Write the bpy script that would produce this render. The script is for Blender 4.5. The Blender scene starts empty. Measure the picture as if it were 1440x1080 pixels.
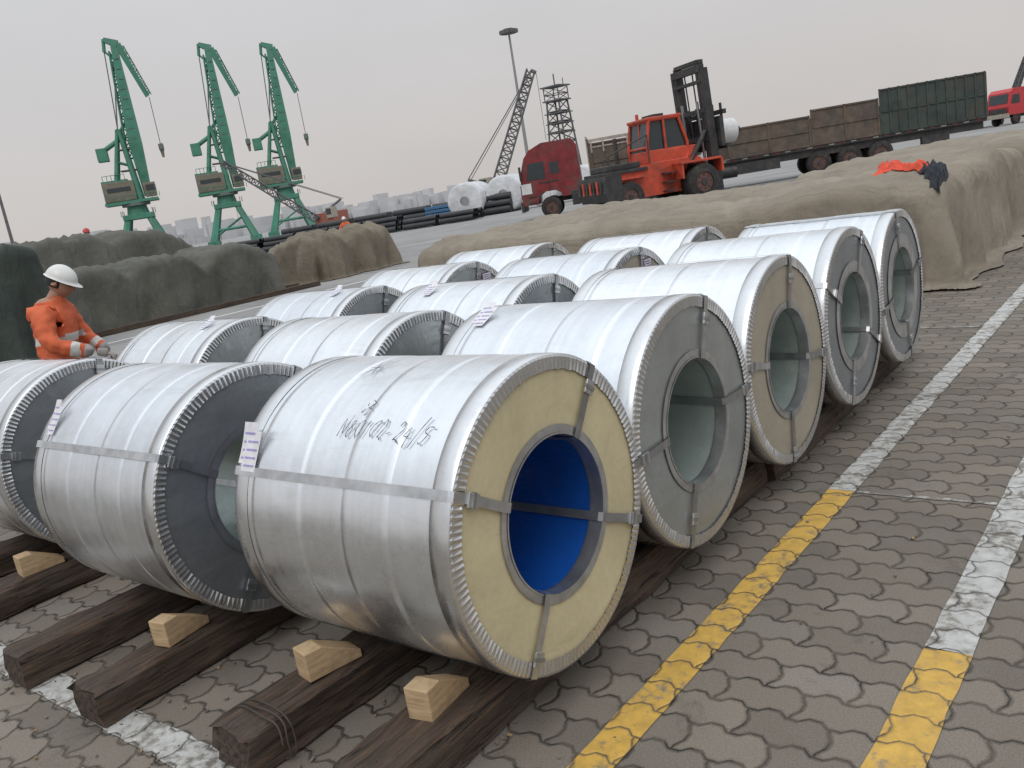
import bpy, bmesh, math, random
import numpy as np
from mathutils import Vector, Matrix, noise
random.seed(7)
scene=bpy.context.scene
R_=math.radians
# ------------------------------------------------------------------ helpers
class NT:
    def __init__(s,mat): s.t=mat.node_tree; s.n=s.t.nodes; s.l=s.t.links
    def new(s,ty,**k):
        n=s.n.new(ty)
        for a,b in k.items(): setattr(n,a,b)
        return n
    def put(s,sock,v):
        if v is None: return
        if hasattr(v,'is_output'): s.l.new(v,sock)
        else:
            if sock.type=='RGBA' and not hasattr(v,'__len__'): v=(v,v,v,1)
            if sock.type=='RGBA' and len(v)==3: v=(*v,1)
            sock.default_value=v
    def m(s,op,a,b=None,c=None,clamp=False):
        n=s.new('ShaderNodeMath',operation=op,use_clamp=clamp)
        for i,v in enumerate((a,b,c)): s.put(n.inputs[i],v)
        return n.outputs[0]
    def mix(s,f,a,b,blend='MIX'):
        n=s.new('ShaderNodeMix',data_type='RGBA',blend_type=blend)
        s.put(n.inputs[0],f); s.put(n.inputs[6],a); s.put(n.inputs[7],b)
        return n.outputs[2]
    def noise(s,vec,scale,detail=4,rough=.55,dist=0):
        n=s.new('ShaderNodeTexNoise'); s.put(n.inputs['Vector'],vec)
        n.inputs['Scale'].default_value=scale; n.inputs['Detail'].default_value=detail
        n.inputs['Roughness'].default_value=rough; n.inputs['Distortion'].default_value=dist
        return n.outputs['Fac']
    def mr(s,v,a,b,c=0,d=1,smooth=False):
        n=s.new('ShaderNodeMapRange'); n.interpolation_type='SMOOTHSTEP' if smooth else 'LINEAR'
        s.put(n.inputs[0],v); 
        for i,x in enumerate((a,b,c,d)): s.put(n.inputs[i+1],x)
        return n.outputs[0]
    def mapping(s,vec,scale=(1,1,1),loc=(0,0,0),rot=(0,0,0)):
        n=s.new('ShaderNodeMapping'); s.put(n.inputs[0],vec)
        n.inputs['Scale'].default_value=scale; n.inputs['Location'].default_value=loc; n.inputs['Rotation'].default_value=rot
        return n.outputs[0]
    def bump(s,h,strength,dist,normal=None):
        n=s.new('ShaderNodeBump'); s.put(n.inputs['Height'],h)
        n.inputs['Strength'].default_value=strength; n.inputs['Distance'].default_value=dist
        if normal is not None: s.l.new(normal,n.inputs['Normal'])
        return n.outputs[0]
    def pos(s): return s.new('ShaderNodeNewGeometry').outputs['Position']
    def obj(s): return s.new('ShaderNodeTexCoord').outputs['Object']
def newmat(name):
    m=bpy.data.materials.new(name); m.use_nodes=True
    t=NT(m); b=m.node_tree.nodes['Principled BSDF']
    return m,t,b
MATS={}
def simple(name,col,rough=.6,metal=0,var=.25,scale=6,bump=.0,bscale=40,dirt=None,spec=None):
    if name in MATS: return MATS[name]
    m,t,b=newmat(name)
    p=t.obj()
    f=t.mr(t.noise(p,scale,5,.6),.3,.7,1-var,1+var)
    comb=t.new('ShaderNodeCombineColor')
    for i in range(3): t.put(comb.inputs[i],f)
    c=t.mix(1.0,col,comb.outputs[0],'MULTIPLY')
    if dirt:
        n2=t.noise(p,scale*.45,6,.7,.6)
        c=t.mix(t.mr(n2,.48,.66,0,.8),c,dirt)
    t.put(b.inputs['Base Color'],c)
    b.inputs['Roughness'].default_value=rough; b.inputs['Metallic'].default_value=metal
    if spec is not None: b.inputs['Specular IOR Level'].default_value=spec
    if bump>0: t.put(b.inputs['Normal'],t.bump(t.noise(p,bscale,5,.6),.6,bump))
    MATS[name]=m
    return m

class Bld:
    def __init__(s): s.v=[]; s.f=[]; s.m=[]; s.sm=[]; s.mats=[]
    def mi(s,mat):
        if mat not in s.mats: s.mats.append(mat)
        return s.mats.index(mat)
    def add(s,vs,fs,mat,smooth=False,M=None):
        o=len(s.v)
        if M is not None: vs=[M@Vector(v) for v in vs]
        s.v+= [tuple(v) for v in vs]; i=s.mi(mat)
        for f in fs: s.f.append(tuple(a+o for a in f)); s.m.append(i); s.sm.append(smooth)
    def box(s,c,d,mat,M=None,bev=0.0,taper=1.0):
        x,y,z=d[0]/2,d[1]/2,d[2]/2
        if bev<=0:
            vs=[(sx*x*(taper if sz>0 else 1)+c[0],sy*y*(taper if sz>0 else 1)+c[1],sz*z+c[2]) for sz in(-1,1) for sy in(-1,1) for sx in(-1,1)]
            fs=[(0,2,3,1),(4,5,7,6),(0,1,5,4),(2,6,7,3),(0,4,6,2),(1,3,7,5)]
            s.add(vs,fs,mat,False,M)
        else:
            bm=bmesh.new(); bmesh.ops.create_cube(bm,size=1)
            for v in bm.verts:
                k=taper if v.co.z>0 else 1
                v.co=Vector((v.co.x*d[0]*k,v.co.y*d[1]*k,v.co.z*d[2]))
            bmesh.ops.bevel(bm,geom=bm.edges[:],offset=bev,segments=2,affect='EDGES',profile=.6)
            bm.verts.index_update()
            s.add([(v.co.x+c[0],v.co.y+c[1],v.co.z+c[2]) for v in bm.verts],[[v.index for v in f.verts] for f in bm.faces],mat,False,M); bm.free()
    def cyl(s,p0,p1,r,mat,seg=12,r2=None,cap=True,smooth=True,M=None):
        p0=Vector(p0);p1=Vector(p1); r2=r if r2 is None else r2
        d=(p1-p0); 
        if d.length<1e-6: return
        q=d.to_track_quat('Z','Y').to_matrix()
        vs=[];fs=[]
        for p,rr in((p0,r),(p1,r2)):
            for i in range(seg):
                a=2*math.pi*i/seg; vs.append(p+q@Vector((rr*math.cos(a),rr*math.sin(a),0)))
        for i in range(seg): j=(i+1)%seg; fs.append((i,j,seg+j,seg+i))
        s.add(vs,fs,mat,smooth,M)
        if cap:
            s.add(vs,[tuple(range(seg))[::-1],tuple(range(seg,2*seg))],mat,False,M)
    def poly(s,pts,mat,M=None): s.add(pts,[tuple(range(len(pts)))],mat,False,M)
    def prism(s,pts2,y0,y1,mat,M=None):
        n=len(pts2); vs=[(p[0],y0,p[1]) for p in pts2]+[(p[0],y1,p[1]) for p in pts2]
        fs=[tuple(range(n)),tuple(range(n,2*n))[::-1]]+[(i,n+i,n+(i+1)%n,(i+1)%n) for i in range(n)]
        s.add(vs,fs,mat,False,M)
    def lattice(s,p0,p1,w0,w1,mat,n=10,r=.06,up=(0,0,1)):
        p0=Vector(p0);p1=Vector(p1);d=(p1-p0).normalized()
        a=d.cross(Vector(up)); 
        if a.length<.05: a=d.cross(Vector((0,1,0)))
        a.normalize(); b=d.cross(a)
        P=[]
        for i in range(n+1):
            t=i/n; c=p0.lerp(p1,t); w=(w0+(w1-w0)*t)/2
            P.append([c+a*w*sx+b*w*sy for sx,sy in((-1,-1),(1,-1),(1,1),(-1,1))])
        for k in range(4): s.cyl(P[0][k],P[n][k],r,mat,5,cap=False)
        for i in range(n):
            for k in range(4):
                j=(k+1)%4
                if i%2: s.cyl(P[i][k],P[i+1][j],r*.6,mat,4,cap=False)
                else: s.cyl(P[i][j],P[i+1][k],r*.6,mat,4,cap=False)
                s.cyl(P[i][k],P[i][j],r*.6,mat,4,cap=False)
    def build(s,name,parent=None,loc=None,rotz=0):
        me=bpy.data.meshes.new(name); me.from_pydata(s.v,[],s.f)
        for m in s.mats: me.materials.append(m)
        me.polygons.foreach_set('material_index',s.m); me.polygons.foreach_set('use_smooth',s.sm); me.update()
        o=bpy.data.objects.new(name,me); scene.collection.objects.link(o)
        if loc is not None: o.location=loc
        o.rotation_euler[2]=rotz
        if parent: o.parent=parent
        return o
def empty(name,loc=(0,0,0),rotz=0,scale=1):
    o=bpy.data.objects.new(name,None); scene.collection.objects.link(o); o.location=loc; o.rotation_euler[2]=rotz; o.empty_display_size=.3; o.scale=(scale,)*3
    return o
# ------------------------------------------------------------------ camera
C=Vector((1.5869,-2.0347,1.6409)); yaw,pitch,roll,f=.7012,.2162,-.1657,1225.
fw=Vector((-math.sin(yaw)*math.cos(pitch),math.cos(yaw)*math.cos(pitch),-math.sin(pitch)))
r0=Vector((math.cos(yaw),math.sin(yaw),0)); u0=r0.cross(fw)
rr=r0*math.cos(roll)+u0*math.sin(roll); uu=-r0*math.sin(roll)+u0*math.cos(roll)
cd=bpy.data.cameras.new('camera'); cam=bpy.data.objects.new('camera',cd); scene.collection.objects.link(cam)
M=Matrix((rr,uu,-fw)).transposed().to_4x4(); M.translation=C; cam.matrix_world=M
cd.sensor_width=36; cd.lens=36*f/1440; cd.clip_end=9000; cd.clip_start=.05
scene.camera=cam
# ------------------------------------------------------------------ world
w=bpy.data.worlds.new('World'); scene.world=w; w.use_nodes=True
t=NT(w); bg=w.node_tree.nodes['Background']
sky=t.new('ShaderNodeTexSky'); sky.sky_type='NISHITA'; sky.sun_disc=False
SE,SR=R_(52),R_(150)
sky.sun_elevation=SE; sky.sun_rotation=SR; sky.air_density=1.5; sky.dust_density=4
sep=t.new('ShaderNodeSeparateXYZ'); tc=t.new('ShaderNodeTexCoord'); t.l.new(tc.outputs['Generated'],sep.inputs[0])
z=t.m('ABSOLUTE',sep.outputs[2])
cr=t.new('ShaderNodeValToRGB'); t.l.new(z,cr.inputs[0])
e=cr.color_ramp.elements; e[0].position=0; e[0].color=(.60,.565,.545,1); e[1].position=1; e[1].color=(1.30,1.37,1.45,1)
a=e.new(.12); a.color=(.62,.60,.60,1); a=e.new(.33); a.color=(.65,.66,.69,1); a=e.new(.6); a.color=(1.0,1.06,1.13,1)
cl=t.noise(t.mapping(tc.outputs['Generated'],(1,1,2.0)),2.0,5,.55,.4)
grey=t.mix(1.0,cr.outputs[0],t.mr(cl,.3,.7,.955,1.045),'MULTIPLY')
grey10=t.mix(1.0,grey,(10,10,10,1),'MULTIPLY')
t.put(bg.inputs[0],t.mix(.95,sky.outputs[0],grey10)); bg.inputs[1].default_value=.1
sd=bpy.data.lights.new('sun','SUN'); sd.energy=.9; sd.angle=R_(35); sd.color=(1,.96,.9)
so=bpy.data.objects.new('sun',sd); scene.collection.objects.link(so)
sdir=Vector((math.sin(SR)*math.cos(SE),math.cos(SR)*math.cos(SE),math.sin(SE)))
so.rotation_euler=sdir.to_track_quat('Z','Y').to_euler(); so.location=(0,0,30)
scene.view_settings.view_transform='Standard'; scene.view_settings.look='None'; scene.view_settings.exposure=0
# ------------------------------------------------------------------ pavers
def paver(t):
    p=t.pos(); s=t.new('ShaderNodeSeparateXYZ'); t.l.new(p,s.inputs[0]); x,y=s.outputs[0],s.outputs[1]
    y=t.m('ADD',y,t.m('MULTIPLY',t.m('SUBTRACT',t.noise(p,1.1,2,.5),.5),.05))
    x=t.m('ADD',x,t.m('MULTIPLY',t.m('SUBTRACT',t.noise(t.mapping(p,loc=(7,3,0)),1.1,2,.5),.5),.05))
    L,W=.25,.132
    def trap(u,per,amp):
        q=t.m('PINGPONG',t.m('DIVIDE',u,per/2),1.0)
        return t.m('MULTIPLY',t.mr(q,.30,.70,-1,1),amp)
    v=t.m('SUBTRACT',y,trap(x,L/2,.0115))
    vr=t.m('DIVIDE',v,W); row=t.m('FLOOR',vr); fv=t.m('FRACT',vr)
    par=t.m('MODULO',t.m('ABSOLUTE',row),2.0)
    g=t.m('MULTIPLY',t.mr(t.m('PINGPONG',t.m('MULTIPLY',fv,2.0),1.0),.25,.75,-1,1),.009)
    u=t.m('ADD',t.m('SUBTRACT',x,g),t.m('MULTIPLY',par,L/2))
    ur=t.m('DIVIDE',u,L); col=t.m('FLOOR',ur); fu=t.m('FRACT',ur)
    dv=t.m('MULTIPLY',t.m('MINIMUM',fv,t.m('SUBTRACT',1.0,fv)),W)
    du=t.m('MULTIPLY',t.m('MINIMUM',fu,t.m('SUBTRACT',1.0,fu)),L)
    cmb=t.new('ShaderNodeCombineXYZ'); t.put(cmb.inputs[0],col); t.put(cmb.inputs[1],row)
    wn=t.new('ShaderNodeTexWhiteNoise'); wn.noise_dimensions='2D'; t.l.new(cmb.outputs[0],wn.inputs[0])
    wn2=t.new('ShaderNodeTexWhiteNoise'); wn2.noise_dimensions='3D'; t.l.new(t.mapping(cmb.outputs[0],loc=(31,17,5)),wn2.inputs[0])
    d=t.m('MINIMUM',dv,du)
    d=t.m('SUBTRACT',d,t.m('MULTIPLY',wn2.outputs['Value'],.0014))
    d=t.m('ADD',d,t.m('MULTIPLY',t.m('SUBTRACT',t.noise(p,55,5,.75),.5),.007))
    mask=t.mr(d,.0008,.0045,0,1,True)
    return p,d,mask,wn.outputs['Value'],wn2.outputs['Value']
def paver_surface(t):
    p,d,mask,rnd,rnd2=paver(t)
    big=t.noise(p,.55,5,.6,.5); mid=t.noise(p,5,6,.65); fine=t.noise(p,160,4,.75); spk=t.noise(p,420,2,.6)
    c=t.mix(rnd,(.142,.122,.100,1),(.222,.190,.155,1))
    c=t.mix(t.mr(rnd2,.8,1,0,.5),c,(.235,.215,.190,1))
    c=t.mix(t.mr(mid,.35,.7,0,.5),c,(.19,.168,.143,1))
    c=t.mix(t.mr(big,.42,.68,0,.5),c,(.105,.091,.076,1))
    st=t.noise(t.mapping(p,loc=(4,9,0)),2.3,6,.7,1.2)
    c=t.mix(t.mr(st,.58,.70,0,.55),c,(.065,.056,.047,1))
    c=t.mix(1.0,c,t.mr(fine,.3,.7,.70,1.30),'MULTIPLY')
    c=t.mix(t.mr(spk,.64,.72,0,.5),c,(.34,.32,.29,1))
    c=t.mix(1.0,c,t.mr(d,.003,.013,.74,1),'MULTIPLY')
    jn=t.noise(p,9,3,.6)
    jc=t.mix(t.mr(jn,.40,.58,0,1),(.032,.027,.022,1),(.105,.088,.066,1))
    surf=t.mix(mask,jc,c)
    h=t.m('ADD',t.mr(d,.000,.012,0,1,True),t.m('ADD',t.m('MULTIPLY',fine,.18),t.m('MULTIPLY',rnd,.16)))
    return p,mask,surf,h,fine,mid,big,d
mg,t,b=newmat('paver_ground')
p,mask,surf,h,fine,mid,big,d=paver_surface(t)
t.put(b.inputs['Base Color'],surf); b.inputs['Roughness'].default_value=.85; b.inputs['Specular IOR Level'].default_value=.3
t.put(b.inputs['Normal'],t.bump(h,.85,.006))
def paint_mat(name,col,wear):
    m,t,b=newmat(name)
    p,mask,surf,h,fine,mid,big,d=paver_surface(t)
    wn=t.m('ADD',t.m('MULTIPLY',t.noise(p,22,6,.75),.6),t.m('MULTIPLY',t.noise(p,3.5,3,.6),.4))
    k=t.mr(wn,wear-.05,wear+.05,0,1)
    k=t.m('MULTIPLY',k,t.mr(d,.000,.006,0.05,.95))
    c=t.mix(1.0,col,t.mr(t.noise(p,14,5,.7),.3,.7,.72,1.1),'MULTIPLY')
    c=t.mix(t.mr(fine,.5,.75,0,.4),c,(.25,.22,.18,1))
    t.put(b.inputs['Base Color'],t.mix(k,surf,c)); b.inputs['Roughness'].default_value=.65
    t.put(b.inputs['Normal'],t.bump(h,.75,.005))
    return m
YEL=paint_mat('yellow_paint',(.62,.375,.065,1),.425); WHT=paint_mat('white_paint',(.50,.50,.48,1),.465); WHT2=paint_mat('white_paint_worn',(.50,.50,.48,1),.52)
def sheet(name,x0,x1,y0,y1,z,mat,nx=1,ny=1,jit=0):
    g=Bld(); vs=[];fs=[]
    for j in range(ny+1):
        for i in range(nx+1):
            x=x0+(x1-x0)*i/nx; y=y0+(y1-y0)*j/ny
            if jit and (i in(0,nx)): x+=random.uniform(-jit,jit)
            if jit and (j in(0,ny)): y+=random.uniform(-jit,jit)
            vs.append((x,y,z))
    for j in range(ny):
        for i in range(nx): a=j*(nx+1)+i; fs.append((a,a+1,a+nx+2,a+nx+1))
    g.add(vs,fs,mat); return g.build(name)
sheet('ground',-4000,4000,-1500,6500,0,mg)
ma,t,b=newmat('apron_concrete')
p=t.pos(); c=t.mix(t.mr(t.noise(p,.25,6,.65,.6),.35,.65),(.20,.195,.19,1),(.30,.295,.285,1))
c=t.mix(t.mr(t.noise(p,3,6,.7),.45,.75,0,.5),c,(.15,.145,.14,1))
br=t.new('ShaderNodeTexBrick'); t.l.new(p,br.inputs['Vector']); br.inputs['Scale'].default_value=1; br.inputs['Brick Width'].default_value=5; br.inputs['Row Height'].default_value=5; br.inputs['Mortar Size'].default_value=.03; br.offset=0
c=t.mix(t.m('MULTIPLY',br.outputs['Fac'],.6),c,(.07,.07,.07,1))
t.put(b.inputs['Base Color'],c); b.inputs['Roughness'].default_value=.75
t.put(b.inputs['Normal'],t.bump(t.noise(p,30,4,.6),.4,.01))
g=Bld(); g.poly([(-500,-200,.004),(-13,-200,.004),(-13,600,.004),(-500,600,.004)],ma); g.poly([(-13,22,.004),(300,22,.004),(300,600,.004),(-13,600,.004)],ma); g.build('concrete_apron')
mw,t,b=newmat('harbour_water'); b.inputs['Base Color'].default_value=(.12,.13,.13,1); b.inputs['Roughness'].default_value=.25
t.put(b.inputs['Normal'],t.bump(t.noise(t.pos(),.3,4,.6),.6,.4))
g=Bld(); g.poly([(-4000,-1500,.012),(-300,-1500,.012),(-300,3200,.012),(-4000,3200,.012)],mw); g.build('water')
LW=.0625
sheet('yellow_line',.1925-LW,.1925+LW,-2.6,1.90,.004,YEL,1,60,.004)
sheet('white_line',.1925-LW,.1925+LW,1.905,16,.004,WHT,1,120,.004)
sheet('yellow_line',.926-.07,.926+.07,-2.6,.65,.004,YEL,1,50,.004)
sheet('white_line',.926-.07,.926+.07,.655,16,.004,WHT,1,120,.004)
sheet('white_line',-8,-.62,-.856-.065,-.856+.065,.004,WHT,120,1,.004)
sheet('white_line',-.45,.125,5.47,5.54,.004,WHT2,20,1,.003)
sheet('white_line',.26,.85,1.885,1.91,.004,WHT2,20,1,.004)
sheet('white_line',-15.5,-15.35,3,30,.008,simple('far_white_paint',(.6,.6,.58,1),.7,var=.2))
b=Bld(); rnd=random.Random(3); PEB=simple('pebble',(.16,.14,.12,1),.9,var=.4,scale=30); CHIP=simple('wood_chip',(.30,.20,.11,1),.85,var=.4,scale=30)
for k in range(420):
    x=rnd.uniform(-2.6,2.6); y=rnd.uniform(-1.6,7); r_=rnd.uniform(.002,.006)*(1.6 if rnd.random()<.08 else 1)
    if rnd.random()<.55: x=rnd.uniform(-2.8,.2); y=rnd.uniform(-1.3,-.2)
    M_=Matrix.Translation((x,y,r_*.5+.004))@Matrix.Rotation(rnd.uniform(0,6.3),4,'Z')
    b.box((0,0,0),(r_*rnd.uniform(1.5,4),r_*1.6,r_),CHIP if rnd.random()<.3 else PEB,M_)
b.build('gravel_debris')
# ------------------------------------------------------------------ metals
def galv(name,col=(.80,.825,.85),rough=.29,streak=1.0):
    m,t,b=newmat(name); p=t.obj()
    oi=t.new('ShaderNodeObjectInfo'); off=t.new('ShaderNodeVectorMath',operation='ADD'); t.l.new(p,off.inputs[0]); sc=t.m('MULTIPLY',oi.outputs['Random'],40.0); cb=t.new('ShaderNodeCombineXYZ'); t.put(cb.inputs[0],sc); t.put(cb.inputs[1],sc); t.l.new(cb.outputs[0],off.inputs[1]); p=off.outputs[0]
    n1=t.noise(t.mapping(p,(2.2,1.0,1.0)),1.8,3,.5,.2)
    n2=t.noise(t.mapping(p,(30,.35,.35)),1.0,3,.6)
    n3=t.noise(p,34,5,.7,.3)
    n4=t.noise(t.mapping(p,(1.0,5,5)),1.9,6,.7,.5)
    n5=t.noise(p,7,6,.7,.6)
    k=t.m('ADD',t.m('MULTIPLY',t.m('SUBTRACT',n1,.5),.22),t.m('MULTIPLY',t.m('SUBTRACT',n2,.5),.18*streak))
    k=t.m('ADD',k,t.m('MULTIPLY',t.m('SUBTRACT',n3,.5),.16)); k=t.m('ADD',k,t.m('MULTIPLY',t.m('SUBTRACT',n5,.5),.20))
    k=t.m('ADD',k,1.0)
    c=t.mix(1.0,(*col,1),k,'MULTIPLY')
    c=t.mix(t.mr(n4,.56,.76,0,.35),c,(.50,.505,.51,1))
    t.put(b.inputs['Base Color'],c); b.inputs['Metallic'].default_value=.92
    r=t.m('ADD',rough,t.m('MULTIPLY',t.m('SUBTRACT',n3,.5),.14)); r=t.m('ADD',r,t.m('MULTIPLY',t.m('SUBTRACT',n1,.5),.22)); r=t.m('ADD',r,t.m('MULTIPLY',t.m('SUBTRACT',n5,.5),.22))
    t.put(b.inputs['Roughness'],r)
    nb=t.bump(t.noise(t.mapping(p,(2.0,1.6,1.6)),1.6,2,.45,.1),.4,.03)
    nb=t.bump(n2,.22,.0011,nb)
    nb=t.bump(n3,.10,.0006,nb)
    t.put(b.inputs['Normal'],nb)
    return m
GAL=[galv('galvanised_wrap_a'),galv('galvanised_wrap_b',(.76,.79,.82),.34,1.4),galv('galvanised_wrap_c',(.82,.84,.86),.27,.8)]
RIM=galv('edge_protector_steel',(.68,.69,.70),.26,.3)
STRAP=simple('steel_strap',(.36,.37,.38,1),.36,.85,var=.25,scale=12)
STRAPL=simple('steel_strap_light',(.56,.57,.58,1),.33,.9,var=.25,scale=12)
def facemat(name,col,metal,rough):
    m,t,b=newmat(name); p=t.obj()
    n=t.noise(t.mapping(p,(1,1.3,1.3)),2.2,5,.6,.4); n2=t.noise(t.mapping(p,(1,1,7)),3,5,.7,.2); n3=t.noise(p,45,5,.7)
    c=t.mix(1.0,(*col,1),t.mr(n,.3,.7,.86,1.12),'MULTIPLY'); c=t.mix(t.mr(n2,.58,.8,0,.3),c,tuple(x*.65 for x in col)+(1,))
    c=t.mix(1.0,c,t.mr(n3,.3,.7,.94,1.05),'MULTIPLY')
    t.put(b.inputs['Base Color'],c); b.inputs['Metallic'].default_value=metal; t.put(b.inputs['Roughness'],t.mr(n2,.3,.7,rough-.06,rough+.1))
    t.put(b.inputs['Normal'],t.bump(n,.5,.02)); return m
F_CREAM=facemat('cream_face_board',(.52,.455,.285),0,.55)
F_TAN=facemat('tan_face_board',(.38,.34,.27),.25,.5)
F_GREY=facemat('grey_face_sheet',(.44,.47,.47),.75,.34)
F_DGREY=facemat('dark_grey_face_sheet',(.33,.35,.37),.75,.38)
BORE=facemat('bore_steel',(.44,.51,.48),.6,.33)
BLUE=facemat('blue_bore_coating',(.008,.065,.30),.0,.25)
PAPER=simple('paper_label',(.68,.67,.70,1),.7,var=.12,scale=30)
INKP=simple('purple_ink',(.13,.06,.16,1),.7,var=.2)
INK=simple('marker_ink',(.04,.035,.06,1),.6,var=.6,scale=60)
PLIGHT=simple('lilac_print',(.33,.30,.55,1),.7,var=.15,scale=30)
GLY={'N':[[(0,0),(.05,1),(.5,.1),(.6,1.1)]],'1':[[(.15,.8),(.3,1),(.25,0)]],'8':[[(.45,.9),(.15,.95),(.1,.7),(.5,.3),(.3,0),(.05,.2),(.5,.85)]],'0':[[(.35,0),(.05,.3),(.12,.8),(.4,1),(.55,.6),(.45,.15),(.3,0)]],
'2':[[(.05,.8),(.3,1),(.5,.7),(.1,.1),(.2,.08),(.6,.0)]],'-':[[(.05,.45),(.55,.5)]],'4':[[(.35,1),(0,.4),(.6,.45)],[(.45,.8),(.35,-.2)]],'/':[[(0,-.3),(.5,1.3)]],'5':[[(.7,1),(.2,1),(.1,.6),(.45,.6),(.5,.25),(.2,0),(0,.1)]],'x':[[(0,.9),(.8,0)],[(.9,1.1),(.1,0)],[(-.1,.5),(.9,.5)],[(.4,1.1),(.3,-.1)]],
'w':[[(-.1,.9),(.1,.7)],[(.3,1.1),(.9,1.0),(.6,.6),(.2,.1)],[(.3,.6),(1.0,.5)],[(.6,.8),(.65,.1),(.5,0)],[(-.1,.1),(.2,.5)]]}
def make_coil(xf,y,R,W,face,bore,galm,seed,straps,cw=.03,labels=(),text=False):
    rnd=random.Random(seed); zc=.15+R
    root=empty('steel_coil',(xf,y,zc))
    T=160; seams=sorted([-.2-rnd.uniform(0,.05),-.40-rnd.uniform(0,.05),-.62-rnd.uniform(0,.06),-W+.1])
    xs=[-.0,-.003,-.008]; x=-.03
    while x>-W+.02: xs.append(x); x-=.03
    xs+= [-W+.008,-W+.003,-W]
    for s_ in seams: xs+=[s_-.0010,s_+.0010]
    xs=sorted(set(xs),reverse=True)
    rid=rnd.uniform(0,100)
    def rad(x,a):
        k=sum(1 for s_ in seams if x<s_)
        r=R-.0035+(.0016 if k%2 else 0)
        e=min(-x,W+x)
        if e<.008: r-=(.008-e)*.8
        r+=.0014*noise.noise(Vector((x*2.2+rid,math.cos(a)*1.4,math.sin(a)*1.4)))+.00035*noise.noise(Vector((x*8+rid,math.cos(a)*5,math.sin(a)*5)))
        return r
    b=Bld(); vs=[];fs=[]
    for x in xs:
        for i in range(T):
            a=2*math.pi*i/T; r=rad(x,a); vs.append((x,r*math.cos(a),r*math.sin(a)))
    for k in range(len(xs)-1):
        for i in range(T): j=(i+1)%T; fs.append((k*T+i,k*T+j,(k+1)*T+j,(k+1)*T+i))
    b.add(vs,fs,galm,True); b.build('wrap_sheet',root)
    rb=.25
    b=Bld()
    def ann(x,r0,r1,mat,n=96,dirn=1,x2=None):
        x2=x if x2 is None else x2
        vs=[(x,r0*math.cos(2*math.pi*i/n),r0*math.sin(2*math.pi*i/n)) for i in range(n)]+[(x2,r1*math.cos(2*math.pi*i/n),r1*math.sin(2*math.pi*i/n)) for i in range(n)]
        b.add(vs,[(i,(i+1)%n,n+(i+1)%n,n+i)[::dirn] for i in range(n)],mat,True)
    ann(-.006,rb+.01,R-.04,face); ann(-W+.006,rb,R-.01,F_DGREY)
    def tube(x0,x1,r,mat,n=96): ann(x0,r,r,mat,n,1,x1)
    tube(-.004,-W+.004,rb,bore)
    b.build('coil_face',root)
    b=Bld(); ann(-.001,rb+cw-.002,rb+cw,STRAPL); ann(-.0005,rb+.004,rb+cw-.002,STRAPL); ann(.0015,rb-.002,rb+.004,STRAPL); tube(.0015,-.05,rb-.003,STRAPL); tube(-.045,-.0505,rb-.004,STRAP)
    b.build('bore_collar',root)
    # pleated edge protector
    b=Bld(); n=146+rnd.randint(-6,8); r0=R-.050;r1=R-.003
    vs=[];fs=[]
    for i in range(n):
        a0=2*math.pi*i/n; jit=rnd.uniform(-.0004,.0004); hh=rnd.uniform(.0026,.0040); r0j=r0+rnd.uniform(-.002,.002)
        for da,h in((0,0),(.46+rnd.uniform(-.06,.06),hh),(.56,hh)):
            a=a0+da*2*math.pi/n
            vs.append((h+jit-.001,r0j*math.cos(a),r0j*math.sin(a)))
            vs.append((h*.6,(r1-.008)*math.cos(a),(r1-.008)*math.sin(a)))
            vs.append((-.002,(r1)*math.cos(a),(r1)*math.sin(a)))
    m=n*3
    for i in range(m):
        j=(i+1)%m
        fs+= [(i*3,j*3,j*3+1,i*3+1),(i*3+1,j*3+1,j*3+2,i*3+2)]
    b.add(vs,fs,RIM,False)
    fl=.075; xs2=[-.001,-.004,-.03,-fl+.002,-fl]; vs=[];fs=[]
    for k,x in enumerate(xs2):
        for i in range(T):
            a=2*math.pi*i/T; r=[R-.004,R-.0005,R+.001,R+.001,R-.002][k]+.0004*noise.noise(Vector((x*4,9*math.cos(a)+rid,9*math.sin(a))))
            vs.append((x,r*math.cos(a),r*math.sin(a)))
    for k in range(len(xs2)-1):
        for i in range(T): j=(i+1)%T; fs.append((k*T+i,k*T+j,(k+1)*T+j,(k+1)*T+i))
    b.add(vs,fs,RIM,True)
    vs=[];fs=[]
    for k,x in enumerate((-W-.001,-W+.004,-W+.05,-W+.07)):
        for i in range(T):
            a=2*math.pi*i/T; r=(R-.004,R,R+.001,R-.002)[k]
            vs.append((x,r*math.cos(a),r*math.sin(a)))
    for k in range(3):
        for i in range(T): j=(i+1)%T; fs.append((k*T+i,k*T+j,(k+1)*T+j,(k+1)*T+i))
    b.add(vs,fs,RIM,True)
    b.build('edge_protector',root)
    b=Bld(); sw=.015
    for ang in straps:
        a=R_(ang); er=Vector((0,math.cos(a),math.sin(a))); et=Vector((0,-math.sin(a),math.cos(a)))
        skew=rnd.uniform(-.02,.02)
        prof=[(-W-.004,rb-.006),(-W-.004,R+.004),(-W*.5,R+.0045),(-.01,R+.0045),(.006,R-.002),(.0075,R-.06),(.006,rb+.03),(.005,rb-.004),(-.012,rb-.009),(-W*.5,rb-.008),(-W-.004,rb-.006)]
        vs=[];fs=[]
        for k,(x,r) in enumerate(prof):
            o=et*skew*(1 if r>R*.8 else .2)
            for sgn in(-1,1): vs.append(Vector((x,0,0))+er*r+et*sgn*sw+o)
        for k in range(len(prof)-1): fs.append((2*k,2*k+1,2*k+3,2*k+2))
        b.add(vs,fs[:3],STRAPL,False); b.add(vs,fs[3:],STRAPL if rnd.random()<.4 else STRAP,False)
        rc=rb+(R-rb)*rnd.uniform(.45,.8)
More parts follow.
